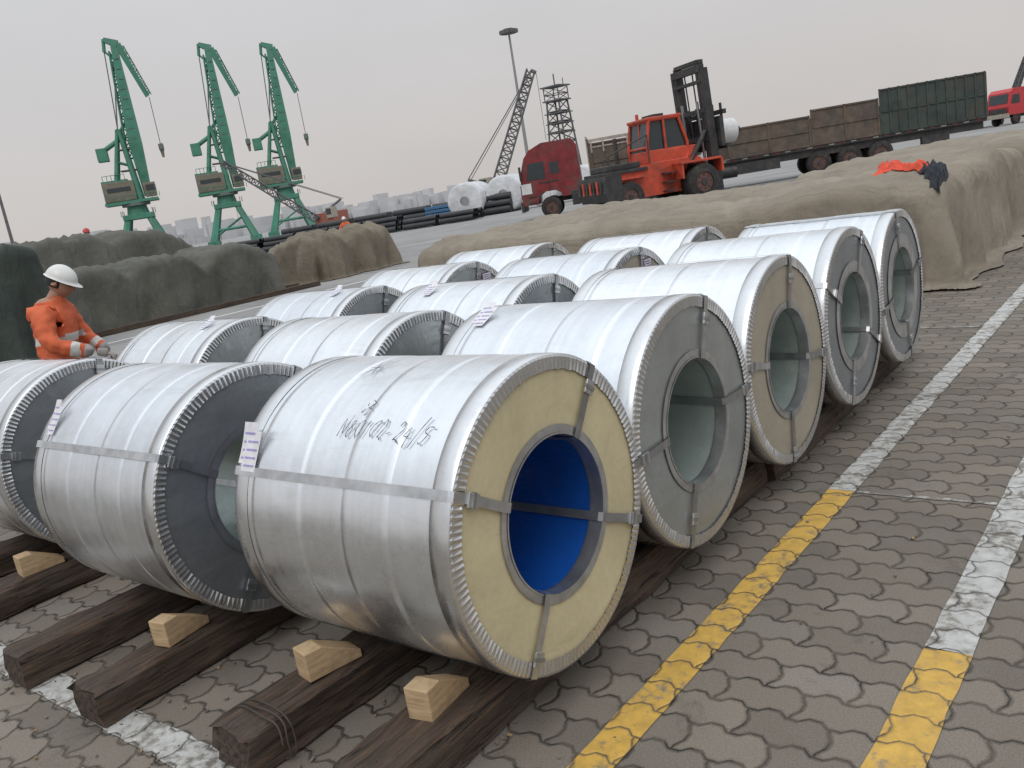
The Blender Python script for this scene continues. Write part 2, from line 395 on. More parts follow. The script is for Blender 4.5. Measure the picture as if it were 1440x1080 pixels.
        Mx=Matrix.Translation(Vector((.010,0,0))+er*rc+et*skew*.8)@Matrix((Vector((1,0,0)),er,et)).transposed().to_4x4()
        b.box((0,0,0),(.008,.045,.042),STRAPL,Mx,bev=.002); b.box((.003,0,0),(.008,.012,.046),STRAP,Mx)
    b.build('eye_straps',root)
    if labels or text:
        b=Bld()
        def P(x,th,h=.003): r=R+h; return (x,r*math.cos(th),r*math.sin(th))
        for (x,th,wd,ht,kind) in labels:
            th=R_(th)
            if kind=='flap':   # paper tag taped at its lower end, upper end curling away
                for (dx,dth,lift,mat_) in ((0,0,.035,PAPER),(.022,.05,.022,PAPER)):
                    n=8
                    def tag(xa,xb,ua,ub,off,mt):
                        vs=[]
                        for i in range(n+1):
                            u=ua+(ub-ua)*i/n
                            for xx in (xa,xb): vs.append(P(x+dx+xx+.012*u,th+dth-u*ht/R,.005+lift*u*u+off))
                        b.add(vs,[(2*i,2*i+1,2*i+3,2*i+2) for i in range(n)],mt,True)
                    tag(0,wd,0,1,0,mat_)
                    for q in range(4): tag(wd*.12,wd*.88,.12+q*.2,.17+q*.2,.0012,PLIGHT)
            elif kind=='face':
                cy,cz=x*math.cos(th),x*math.sin(th)
                b.box((0.002,cy,cz),(.002,wd,ht),INKP)
                b.box((0.0035,cy,cz),(.002,wd*.86,ht*.8),PAPER)
                for q in range(3): b.box((.005,cy-wd*.05*(q-1),cz-ht*.22+q*ht*.22),(.001,wd*.7,ht*.08),INKP)
        if text:
            def stroke(pts,wd=.0028):
                n=len(pts); pv=[Vector(q) for q in pts]; dens=[]
                for k in range(n-1):
                    a0=pv[max(k-1,0)];a1=pv[k];a2=pv[k+1];a3=pv[min(k+2,n-1)]
                    for q in range(6):
                        u=q/6; dens.append(.5*((2*a1)+(a2-a0)*u+(2*a0-5*a1+4*a2-a3)*u*u+(3*a1-a0-3*a2+a3)*u**3))
                dens.append(pv[-1]); vs=[]
                for k,pp in enumerate(dens):
                    d=(dens[min(k+1,len(dens)-1)]-dens[max(k-1,0)]).normalized(); nn=Vector((-d.y,d.x))*wd*.5*(.6+.8*rnd.random())
                    for q in(pp+nn,pp-nn): vs.append(P(q.x,-q.y/R,.0032))
                b.add(vs,[(2*k,2*k+1,2*k+3,2*k+2) for k in range(len(dens)-1)],INK)
            def write(s_,x0,th,hh,slant=.25,wob=.009,rise=0,gap=.62):
                x=x0
                for ci,ch in enumerate(s_):
                    y0=-R_(th)*R+rise*ci+rnd.uniform(-.004,.004); h2=hh*rnd.uniform(.8,1.2)
                    for st in GLY.get(ch,[]):
                        stroke([(x+q[0]*h2*.7+q[1]*h2*slant+rnd.uniform(-wob,wob)*.5,y0+q[1]*h2+rnd.uniform(-wob,wob)*.5) for q in st])
                    x+=hh*gap*rnd.uniform(.9,1.15)
            write('N80102-24/5',-.53,136,.056,rise=-.001); write('w',-.47,127,.05)
            write('x',-.63,106,.085)
        b.build('labels',root)
    return root
x2,x3=-1.377,-2.998; W=.99
P1=[(-.035,.4995),(.929,.499),(1.896,.499),(2.889,.4995),(3.867,.4906)]
F1=[F_CREAM,F_GREY,F_TAN,F_DGREY,F_DGREY]
B1=[BLUE,BORE,BORE,BORE,BORE]
S1=[(54,155,242,335),(70,2,250,180),(172,262,80,350),(65,150,250,330),(100,190,280,10)]
L1=[[(-.985,150,.075,.13,'flap')],[(-.93,112,.06,.12,'flap')],[],[],[]]
CW=[.03,.032,.03,.06,.085]
for i,(y,Rr) in enumerate(P1): make_coil(0,y,Rr,W,F1[i],B1[i],GAL[i%3],i,S1[i],CW[i],labels=L1[i],text=(i==0))
Y2=[-.12,.891,1.897,2.922,3.957]; Y3=[-.014,1.029,2.07,3.1155,4.154]
F2=[F_DGREY,F_GREY,F_DGREY,F_TAN,F_GREY]; F3=[F_DGREY,F_GREY,F_DGREY,F_GREY,F_GREY]
for i,y in enumerate(Y2): make_coil(x2,y,.5,W,F2[i],BORE,GAL[(i+1)%3],20+i,(60+i*7,150+i*5,240+i*6,330),labels=[(-.95,140,.05,.12,'flap')] if i==0 else ([(-.8,110,.06,.10,'flap')] if i in(2,) else ([(.40,70,.1,.07,'face')] if i==3 else [])))
for i,y in enumerate(Y3): make_coil(x3,y,.5,W,F3[i],BORE,GAL[(i+2)%3],40+i,(75,165,255,345),labels=[(.40,62,.11,.07,'face')] if i in(0,3) else ([(-.3,105,.05,.09,'flap')] if i in(1,2) else []))
# ------------------------------------------------------------------ sleepers and chocks
mwood,t,b=newmat('old_sleeper_wood'); p=t.obj()
g1=t.noise(t.mapping(p,(14,.8,14)),3,6,.7,.6); g2=t.noise(p,5,4,.6); g3=t.noise(t.mapping(p,(30,1.2,30)),2,4,.7,.3)
c=t.mix(t.mr(g1,.35,.65),(.022,.015,.011,1),(.110,.070,.046,1)); c=t.mix(t.mr(g2,.5,.7,0,.6),c,(.062,.050,.042,1)); c=t.mix(t.mr(g3,.60,.66,0,.9),c,(.008,.006,.005,1))
t.put(b.inputs['Base Color'],c); b.inputs['Roughness'].default_value=.8; t.put(b.inputs['Normal'],t.bump(t.m('SUBTRACT',g1,t.mr(g3,.58,.66,0,.8)),1,.012))
mpine,t,b=newmat('pine_block_wood'); p=t.obj()
g1=t.noise(t.mapping(p,(3,3,22)),2.5,5,.65,.8)
c=t.mix(t.mr(g1,.35,.65),(.36,.24,.13,1),(.54,.40,.24,1)); c=t.mix(t.mr(t.noise(p,9,5,.7),.52,.75,0,.7),c,(.20,.14,.09,1)); t.put(b.inputs['Base Color'],c); b.inputs['Roughness'].default_value=.7; t.put(b.inputs['Normal'],t.bump(g1,.5,.004))
def sleeper(x,y0,y1,w=.2,h=.15,rot=0,seed=0):
    rnd=random.Random(seed); n=max(8,int((y1-y0)/.04)); vs=[];fs=[]
    prof=[(-.5,0),(-.5,.2),(-.5,.45),(-.5,.7),(-.48,.9),(-.42,1),(-.2,1),(0,1.0),(.2,1),(.42,1),(.48,.9),(.5,.7),(.5,.45),(.5,.2),(.5,0)]
    m=len(prof)
    for i in range(n+1):
        y=y0+(y1-y0)*i/n
        for k,(a,bz) in enumerate(prof):
            nn=noise.noise(Vector((a*3+seed*7,y*3,bz*3)))*.014+noise.noise(Vector((a*12+seed,y*7,bz*9)))*.009
            ee=0
            if i in(0,n): ee=.03*noise.noise(Vector((a*6+seed,i,bz*6)))
            wd=w*(1-.05*(1 if i in(0,n) else 0))
            zz=min(bz*h+ (nn if 0<bz else 0)-(.006 if i in(0,n) and bz>.8 else 0),.1495)
            vs.append((a*(wd+nn*2),y+ee-(y0+y1)/2,max(zz,.003)))
    for i in range(n):
        for k in range(m-1): a=i*m+k; fs.append((a,a+1,a+m+1,a+m))
    fs.append(tuple(range(m))); fs.append(tuple(range(n*m,n*m+m))[::-1])
    b=Bld(); b.add(vs,fs,mwood); o=b.build('timber_sleeper',None,(x,(y0+y1)/2,0.008),R_(rot)); return o
for k,(x,y0,rot,w_) in enumerate([(-.27,-.80,.6,.22),(-.80,-.83,-.8,.22),(-1.62,-.92,1.0,.19),(-2.22,-.93,-.7,.19),(-3.15,-.98,.5,.2),(-3.80,-.9,-.5,.2)]):
    L=2.7; y=y0; j=0
    while y<4.5: sleeper(x+random.uniform(-.01,.01),y,min(y+L,y+2.7),w_,.143,rot,k*10+j); y+=L+.04; j+=1
def chock(x,y,rz,seed):
    b=Bld()
    b.prism([(-.085,0),(.12,0),(.12,.03),(-.02,.105),(-.085,.105)],-.045,.045,mpine)
    o=b.build('wood_chock',None,(x,y,.152),rz)
    md=o.modifiers.new('b','BEVEL'); md.width=.004; md.segments=2
for i,(x,y) in enumerate([(-.27,-.44),(-.80,-.44),(-1.60,-.53),(-3.12,-.43)]): chock(x,y,R_(90+[8,-12,10,-6][i]),i)
ROPE=simple('old_rope',(.06,.05,.04,1),.9,var=.3); ROPEL=simple('light_rope',(.42,.40,.36,1),.9,var=.2)
def tubepath(name,pts,r,mat):
    cu=bpy.data.curves.new(name,'CURVE'); cu.dimensions='3D'; cu.bevel_depth=r; cu.bevel_resolution=2
    s=cu.splines.new('NURBS'); s.points.add(len(pts)-1)
    for i,p in enumerate(pts): s.points[i].co=(*p,1)
    s.use_endpoint_u=True; s.order_u=3
    o=bpy.data.objects.new(name,cu); scene.collection.objects.link(o); o.data.materials.append(mat); return o
pts=[]
for k in range(26):
    a=k/10*2*math.pi; pts.append((-.80+.125*max(-1,min(1,1.4*math.cos(a))),-.74+k*.0022+.006*math.sin(k*2.3),.083+.08*max(-1,min(1,1.4*math.sin(a)))))
tubepath('rope',pts,.0032,ROPE)
tubepath('rope',[(-.12+.16*t_+.03*math.sin(t_*7),-.62+.1*math.cos(t_*5),.012) for t_ in [i/14 for i in range(15)]],.006,ROPEL)
# ------------------------------------------------------------------ tarpaulins
def tarpmat(name,c1,c2,c3):
    m,t,b=newmat(name); p=t.pos()
    n=t.noise(p,.7,5,.6,.8); n2=t.noise(p,2.6,5,.65,.4); n3=t.noise(p,120,3,.6)
    c=t.mix(t.mr(n,.35,.65),(*c1,1),(*c2,1)); c=t.mix(t.mr(n2,.50,.75,0,.55),c,(*c3,1)); c=t.mix(1.0,c,t.mr(n3,.3,.7,.86,1.14),'MULTIPLY')
    t.put(b.inputs['Base Color'],c); b.inputs['Roughness'].default_value=.85
    w1=t.noise(t.mapping(p,(.8,5.5,1.6),rot=(0,0,.35)),1.3,3,.5,.5); w2=t.noise(t.mapping(p,(5,.9,1.4),rot=(0,0,-.3)),1.1,3,.5,.5)
    nb=t.bump(w1,.8,.07); nb=t.bump(w2,.7,.06,nb); nb=t.bump(t.noise(p,13,4,.6,.8),.4,.012,nb); nb=t.bump(n3,.3,.002,nb)
    t.put(b.inputs['Normal'],nb); return m
T_TAN=tarpmat('tan_canvas',(.205,.172,.132),(.275,.238,.188),(.14,.118,.09))
T_GREY=tarpmat('grey_green_canvas',(.078,.079,.066),(.115,.112,.096),(.05,.05,.042))
T_GRN=tarpmat('dark_green_canvas',(.030,.041,.035),(.05,.062,.052),(.02,.025,.023))
T_BRN=tarpmat('brown_canvas',(.14,.118,.086),(.20,.172,.13),(.08,.068,.05))
def tarp(name,x0,x1,y0,y1,H,mat,seed,ridge=1.05,sag=.2,flare=.12,res=.07,rnoise=.05,fold=.07,hf=None,rot=0,axis='x',wr=1.0):
    r=.22; sx=H*1.25; cx_,cy_=(x0+x1)/2,(y0+y1)/2
    nx=int((x1-x0+2*sx)/res); ny=int((y1-y0+2*sx)/res); vs=[];fs=[]
    for j in range(ny+1):
        for i in range(nx+1):
            u=x0-sx+(x1-x0+2*sx)*i/nx; v=y0-sx+(y1-y0+2*sx)*j/ny
            cx=min(max(u,x0+r),x1-r); cy=min(max(v,y0+r),y1-r)
            dx,dy=u-cx,v-cy; d=math.hypot(dx,dy)
            nn=noise.noise(Vector((cx*.55+seed,cy*.55,0)))
            q=cy if axis=='x' else cx
            q0=(y0 if axis=='x' else x0)
            ph=((q-q0)/ridge)%1.0; pr=1-math.sqrt(max(0,1-(2*ph-1)**2)) if ridge else 0
            top=H-sag*min(pr,.70)+rnoise*nn
            w_=noise.noise(Vector((cx*.9+seed*3,cy*3.6+cx*.8,seed))); top+=wr*.034*(1-abs(w_)*2.2)
            w_=noise.noise(Vector((cx*3.2-cy*.9,cy*.8,seed+5))); top+=wr*.026*(1-abs(w_)*2.2)
            if hf: top+=hf(cx,cy)
            if d<1e-6: vs.append((u-cx_,v-cy_,top)); continue
            ex,ey=dx/d,dy/d
            L=d-r*math.pi/2
            if L<0: hor=r*math.sin(d/r); drop=r*(1-math.cos(d/r))
            else:
                per=(cx+cy)*4.2+math.atan2(ey,ex)*3.0
                fo=math.sin(per+2.6*noise.noise(Vector((cx*.9,cy*.9,seed))))+.45*math.sin(per*2.3+1+L)
                amp=fold*min(1,L/(H*.6))*(.6+.8*abs(noise.noise(Vector((cx*.7,cy*.7,seed+2)))))
                hor=r+L*flare+amp*fo+.03*noise.noise(Vector((cx*1.5,cy*1.5,L*1.5+seed))); drop=r+L
            zz=top-drop
            if zz<.02:
                hor+=min(-zz+.02,.25)*.55; zz=.018+.02*abs(noise.noise(Vector((u*6,v*6,seed))))
            vs.append((cx+ex*hor-cx_,cy+ey*hor-cy_,zz))
    for j in range(ny):
        for i in range(nx): a=j*(nx+1)+i; fs.append((a,a+1,a+nx+2,a+nx+1))
    b=Bld(); b.add(vs,fs,mat,True); return b.build(name,None,(cx_,cy_,0),R_(rot))
def hfm(x,y): return .08*math.exp(-((x+1.2)/1.0)**2)
tarp('tan_tarpaulin_stack',-7.9,-.55,7.35,12.4,1.05,T_TAN,3,1.28,.24,.10,.06,.07,.08,hf=hfm,wr=1.3)
tarp('tan_tarpaulin_stack',-4.2,-.5,12.9,20.5,1.10,T_TAN,9,1.3,.2,.1,.1,.08,.07)
tarp('grey_tarpaulin_stack',-20.3,-17.7,6.2,12.3,1.42,T_GREY,5,1.95,.55,.10,.08,.12,.12,wr=2.2)
tarp('grey_tarpaulin_stack',-25.5,-20.9,4.8,12.0,2.35,T_GREY,15,2.4,.5,.25,.11,.3,.16,wr=3.0,hf=lambda x,y:-.12*max(0,y-8.5)-.14*max(0,6.5-y))
tarp('grey_tarpaulin_stack',-28.5,-26.0,10.5,13.5,.93,T_GREY,18,1.4,.2,.25,.14,.1,.1)
tarp('brown_tarpaulin_heap',-21.0,-18.2,13.9,16.9,1.2,T_BRN,25,1.3,.35,.15,.08,.3,.2,wr=3.0)
tarp('dark_green_tarpaulin_stack',-20.0,-15.6,-1.5,5.45,2.2,T_GRN,35,2.3,.35,.06,.10,.12,.14,wr=2)
for k in range(3):
    b=Bld(); b.box((0,0,.06),(.2,7.2,.12),mwood,bev=.01); b.build('timber_sleeper',None,(-17.25+k*-.9,9.4,.006))
# ------------------------------------------------------------------ jacket and trousers lying on the tarp
ORG=simple('orange_cloth',(.62,.075,.035,1),.8,var=.3,scale=5,bump=.006,bscale=14); NAVY=simple('dark_cloth',(.022,.025,.034,1),.85,var=.3,scale=5,bump=.006,bscale=14)
REFL=simple('reflective_tape',(.5,.5,.47,1),.4,var=.15)
bpy.context.view_layer.update(); DG=bpy.context.evaluated_depsgraph_get()
def ground_z(X,Y):
    ok,loc,*_=scene.ray_cast(DG,Vector((X,Y,4)),Vector((0,0,-1))); return loc.z if ok else 0
def cloth(name,cx,cy,patches,mat):
    b=Bld()
    for (px,py,ang,sx,sy,seed,hh) in patches:
        nx,ny=44,28; vs=[];fs=[]
        for j in range(ny+1):
            for i in range(nx+1):
                u=i/nx*2-1; v=j/ny*2-1
                h=.03+hh*(.09*abs(noise.noise(Vector((u*2.4+seed,v*2.4,0))))+.06*abs(noise.noise(Vector((u*6+seed,v*5,3)))))
                edge=max(abs(u),abs(v)); h*=1-max(0,edge-.75)*3.7
                k=1+.25*noise.noise(Vector((u*2,v*2,seed+9)))
                x=u*sx*k; y=v*sy*k*(1+.3*noise.noise(Vector((u*3,seed,1))))
                X=px+x*math.cos(ang)-y*math.sin(ang); Y=py+x*math.sin(ang)+y*math.cos(ang)
                gz=ground_z(min(X,-.62),max(Y,7.55)); over=max(0,X+.62)+max(0,7.55-Y)
                vs.append((min(X,-.62)+over*.25-cx if X>-.62 else X-cx,Y-cy,gz+h+.012-over*.55))
        for j in range(ny):
            for i in range(nx): a=j*(nx+1)+i; fs.append((a,a+1,a+nx+2,a+nx+1))
        b.add(vs,fs,mat,True)
    return b.build(name,None,(cx,cy,0))
cloth('orange_work_jacket',-1.25,8.6,[(-1.25,8.6,R_(125),.46,.26,2,1),(-1.5,9.2,R_(105),.34,.12,5,.8),(-1.0,8.1,R_(150),.34,.13,7,.8)],ORG)
cloth('dark_work_trousers',-.75,7.95,[(-.72,7.95,R_(115),.30,.16,8,1),(-.62,7.72,R_(100),.26,.09,12,.8)],NAVY)
# ------------------------------------------------------------------ vehicle materials
RED=simple('truck_red_paint',(.18,.018,.022,1),.4,var=.3,scale=3,dirt=(.11,.065,.055,1)); REDB=simple('bright_red_paint',(.45,.035,.04,1),.4,var=.2)
BLK=simple('black_rubber',(.022,.021,.020,1),.85,var=.3,scale=5,dirt=(.07,.062,.055,1)); DRK=simple('dark_steel',(.03,.03,.032,1),.6,var=.4,scale=4,dirt=(.07,.06,.05,1))
GLS=simple('dark_glass',(.03,.04,.045,1),.12,var=.1); RUST=simple('rusty_panel',(.11,.082,.062,1),.75,var=.35,scale=2.5,dirt=(.065,.058,.05,1))
GRNP=simple('faded_green_panel',(.040,.055,.048,1),.75,var=.35,scale=2,dirt=(.07,.060,.05,1)); FORG=simple('forklift_orange',(.50,.065,.030,1),.45,var=.2,scale=3,dirt=(.20,.05,.03,1))
CRM=simple('cream_paint',(.33,.30,.25,1),.6,var=.3); HUB=simple('wheel_hub',(.13,.06,.05,1),.6,var=.3,scale=8,dirt=(.08,.07,.06,1)); WHP=simple('white_paintwork',(.60,.60,.60,1),.5,var=.1)
def wheel(b,x,y,z,r,wd,out=-1):
    n=28
    prof=[(0,r*.55),(0,r*.9),(.04,r),(wd-.04,r),(wd,r*.9),(wd,r*.55)]
    vs=[];fs=[]
    for k,(o,q) in enumerate(prof):
        for i in range(n): a=2*math.pi*i/n; vs.append((x+q*math.cos(a),y-out*o,z+q*math.sin(a)))
    for k in range(len(prof)-1):
        for i in range(n): j=(i+1)%n; fs.append((k*n+i,k*n+j,(k+1)*n+j,(k+1)*n+i))
    b.add(vs,fs,BLK,True)
    s=-out
    b.cyl((x,y+s*.05,z),(x,y+s*.09,z),r*.57,HUB,20); b.cyl((x,y+s*.0,z),(x,y+s*.07,z),r*.2,DRK,10)
    for i in range(8): a=i*math.pi/4; b.cyl((x+r*.38*math.cos(a),y+s*.03,z+r*.38*math.sin(a)),(x+r*.38*math.cos(a),y+s*.06,z+r*.38*math.sin(a)),r*.05,DRK,6)
# ---- semi truck
tr=empty('semi_truck',(-24.0-.66,33.5+1.06,0),R_(32))
b=Bld()
cabp=[(-1.35,.75),(-1.4,1.35),(-1.33,2.0),(-1.05,3.0),(-.75,3.35),(-.1,3.62),(1.15,3.62),(1.35,3.3),(1.4,.95),(.62,.95),(.55,1.15),(.3,1.3),(-.3,1.3),(-.55,1.15),(-.62,.75)]
cabp=[(x*1.0+(.22 if x>.7 else 0),z) for x,z in cabp]
b.prism(cabp,-1.22,1.22,RED); b.build('cab',tr)
b=Bld()
b.prism([(-1.05,1.95),(-.85,2.72),(-.1,2.75),(-.1,1.9)],-1.235,-1.225,GLS); b.prism([(.15,2.1),(.15,2.65),(.6,2.65),(.6,2.1)],-1.235,-1.225,GLS)
b.add([(-1.39,-1.1,2.0),(-1.39,1.1,2.0),(-1.12,1.05,2.85),(-1.12,-1.05,2.85)],[(0,1,2,3)],GLS)
b.add([(-1.42,-1.1,1.1),(-1.42,1.1,1.1),(-1.40,1.1,1.75),(-1.40,-1.1,1.75)],[(0,1,2,3)],CRM)
b.box((-1.42,0,.7),(.15,2.4,.5),DRK,bev=.03); b.box((-1.45,-.95,.72),(.12,.4,.22),WHP,bev=.02); b.box((-1.3,-1.36,2.3),(.1,.22,.7),DRK,bev=.03)
b.box((-1.1,-1.235,1.55),(.5,.02,.5),WHP)
b.box((0.02,-1.23,1.75),(1.0,.02,.06),DRK); b.box((.02,-1.232,1.5),(.012,.02,1.4),DRK); b.box((-.04,-1.25,1.75),(.14,.04,.05),DRK)
for z_ in(.95,1.25): b.box((-.85,-1.24,z_-.1),(.4,.05,.06),DRK)
for s_ in(-1,1): wheel(b,0,s_*1.24,.52,.52,.3,s_)
for wx in(3.3,4.65):
    for s_ in(-1,1): wheel(b,wx,s_*1.24,.52,.52,.5,s_)
b.box((2.6,0,.85),(5.6,.8,.25),DRK); b.cyl((1.6,-1.15,.75),(2.6,-1.15,.75),.32,STRAPL,16); b.box((1.25,-1.1,.8),(.4,.3,.7),DRK,bev=.03)
b.box((4.0,-1.0,1.1),(2.2,.5,.05),DRK)
b.build('chassis_and_trim',tr)
b=Bld()
b.box((11.2,0,1.28),(18.2,2.45,.14),DRK); b.box((11.2,-1.0,1.05),(18.0,.14,.35),DRK); b.box((11.2,1.0,1.05),(18.0,.14,.35),DRK)
for wx in(12.8,14.2,15.6): 
    for s_ in(-1,1): wheel(b,wx,s_*1.24,.55,.55,.5,s_)
b.box((10.0,-1.2,.85),(2.0,.08,.5),DRK); b.box((18,-1.2,.75),(1.2,.3,.4),DRK); b.cyl((8.2,-1.0,.8),(9.0,-1.0,.8),.3,DRK,14)
for k in range(36): b.box((2.4+k*.5,-1.235,1.29),(.24,.012,.05),(RED if k%2 else CRM))
b.build('trailer_bed',tr)
b=Bld()
def panel(x0,x1,z0,z1,y,mat,rib,rm=None):
    b.box(((x0+x1)/2,y,(z0+z1)/2),(x1-x0-.04,.05,z1-z0),mat)
    n=max(2,int((x1-x0)/rib))
    for k in range(n+1): b.box((x0+.03+(x1-x0-.06)*k/n,y-.045,(z0+z1)/2),(.08,.05,z1-z0+.02),rm or mat)
    for zz in(z0+.04,z1-.04,(z0+z1)/2): b.box(((x0+x1)/2,y-.05,zz),(x1-x0-.04,.04,.07),rm or mat)
b.box((2.15,0,2.35),(.08,2.4,2.1),RUST)
for k in range(7): b.box((2.08,-1.15+k*.38,2.4),(.06,.07,2.3),CRM)
b.box((2.1,0,3.45),(.1,2.45,.1),CRM)
panel(2.2,4.1,1.36,3.2,-1.22,RUST,.5,RUST)
b.box((3.15,-1.23,3.32),(1.95,.05,.14),CRM); b.box((3.15,-1.26,3.0),(1.95,.04,.07),CRM)
for k in range(4): b.box((2.3+k*.58,-1.27,3.05),(.07,.05,.6),CRM)
panel(8.7,12.5,1.36,2.75,-1.22,RUST,1.9); panel(12.55,15.6,1.36,3.0,-1.22,RUST,1.5); panel(15.65,20.3,1.36,3.38,-1.22,GRNP,.42)
panel(4.2,20.3,1.36,2.7,1.22,RUST,1.9)
b.box((20.3,0,2.35),(.06,2.4,1.95),GRNP)
for k in range(6): b.box((20.36,-1.1+k*.44,2.35),(.06,.08,1.95),GRNP)
b.build('side_boards',tr)
b=Bld()
for xx,r_ in((5.2,.72),(7.3,.75)): b.cyl((xx,-.6,1.36+r_),(xx,.7,1.36+r_),r_,WHP,32); b.cyl((xx,-.62,1.36+r_),(xx,-.59,1.36+r_),r_*.4,DRK,24)
b.build('white_coils',tr)
# ---- heavy forklift
fk=empty('heavy_forklift',(-16.75,30.85,0),R_(58))
b=Bld()
b.prism([(-2.6,.7),(-2.75,1.1),(-2.6,1.55),(-1.0,1.7),(-.9,1.75),(1.7,1.75),(2.1,1.3),(2.1,.6),(1.0,.5),(-1.0,.5)],-.95,.95,FORG)
b.box((.9,0,2.0),(1.6,1.7,.5),FORG,bev=.05)
b.box((-1.7,0,1.62),(1.9,2.1,.14),DRK,bev=.03); b.box((-1.7,0,1.82),(1.5,1.6,.25),DRK,bev=.05)
b.prism([(-2.75,.55),(-2.9,.9),(-2.8,1.55),(-2.1,1.6),(-2.1,.55)],-1.3,1.3,DRK)
for s_ in(-1,1):
    b.box((1.35,s_*1.28,1.58),(1.9,.75,.1),FORG,bev=.03); b.box((2.3,s_*1.28,1.3),(.1,.75,.5),FORG); b.box((.45,s_*1.28,1.25),(.1,.75,.55),FORG)
    b.box((-1.7,s_*1.1,1.35),(1.5,.3,.1),FORG)
for k in range(3): b.box((.1,-1.1,.6+.35*k),(.5,.4,.05),DRK)
for k in range(7): b.box((-2.92,-1.0+k*.33,1.15),(.05,.12,.5),FORG if k%2 else DRK)
b.cyl((-1.2,.7,1.8),(-1.2,.7,3.0),.09,DRK,10); b.cyl((-.6,-.95,1.8),(-.6,-.95,2.9),.03,DRK,6); b.cyl((-2.4,-.95,1.7),(-2.4,-.95,2.3),.03,DRK,6); b.cyl((-2.4,-.95,2.3),(-.6,-.95,2.9),.03,DRK,6)
b.build('body',fk)
b=Bld()
cp=[(-.5,1.75),(-.55,2.4),(-.35,3.45),(1.0,3.45),(1.3,2.4),(1.3,1.95),(1.2,1.75)]
for s_ in(-.8,.8):
    for i in range(len(cp)): 
        a_=cp[i]; c_=cp[(i+1)%len(cp)]; b.cyl((a_[0],s_,a_[1]),(c_[0],s_,c_[1]),.07,FORG,8)
    b.cyl((.3,s_,1.75),(.3,s_,3.45),.06,FORG,8)
for z_ in(2.4,3.42): b.cyl((-.5+(z_-2.4)*.15,-.8,z_),(-.5+(z_-2.4)*.15,.8,z_),.06,FORG,8)
b.cyl((-.47,0,2.4),(-.36,0,3.42),.04,FORG,8)
b.box((.33,0,3.5),(1.6,1.75,.12),FORG,bev=.04); b.prism([(p_[0]*.97+.01,p_[1]*.99+.02) for p_ in cp],-.74,.74,GLS); b.box((.35,0,2.0),(1.75,1.66,.55),FORG,bev=.04)
b.box((.3,0,3.62),(.5,.9,.12),DRK); b.cyl((-.2,.4,3.5),(-.2,.4,3.8),.07,FORG,8); b.box((.1,0,2.5),(.5,.55,.8),DRK,bev=.1)
b.build('cab',fk)
b=Bld()
for s_ in(-1,1):
    wheel(b,1.4,s_*1.66,.72,.72,.75,s_); wheel(b,-1.75,s_*1.25,.6,.6,.45,s_)
b.build('wheels',fk)
b=Bld(); tl=-.04
def mp(x,y,z): return (x+tl*(z-1),y,z)
for s_ in(-1,1):
    for o,wd in((1.04,.22),(.82,.13)):
        b.add([mp(2.35+dx,s_*o+dy,z) for z in(.25,5.15 if o>.9 else 5.4) for dx,dy in((-.15,-wd/2),(.2,-wd/2),(.2,wd/2),(-.15,wd/2))],[(0,1,5,4),(1,2,6,5),(2,3,7,6),(3,0,4,7),(4,5,6,7)],DRK)
    b.cyl(mp(2.2,s_*.60,.6),mp(2.2,s_*.60,3.9),.06,STRAP,10); b.cyl(mp(2.35,s_*.3,1.0),mp(2.35,s_*.3,5.1),.03,DRK,6)
    b.cyl((1.0,s_*.9,1.2),mp(2.2,s_*.9,2.7),.1,DRK,10)
for z,hh in((5.15,.28),(4.65,.12),(3.5,.18),(2.4,.2),(.7,.3)): b.box(mp(2.3,0,z),(.25,2.2,hh),DRK)
b.box(mp(2.4,0,5.43),(.3,1.8,.14),DRK)
b.box(mp(2.72,0,2.6),(.18,2.7,1.2),DRK); b.box(mp(2.9,0,3.35),(.16,2.8,.18),DRK); b.box(mp(2.9,0,2.0),(.16,2.8,.18),DRK); b.cyl(mp(2.8,0,2.6),mp(4.4,0,2.6),.13,DRK,14)
for k in range(5): b.box(mp(2.85,-1.2+k*.6,3.0),(.08,.08,1.4),DRK)
b.build('mast',fk)
b=Bld(); b.cyl((3.1,0,2.60),(4.0,0,2.60),.5,WHP,36); b.cyl((3.08,0,2.60),(3.09,0,2.60),.25,DRK,24); b.build('carried_coil',fk)
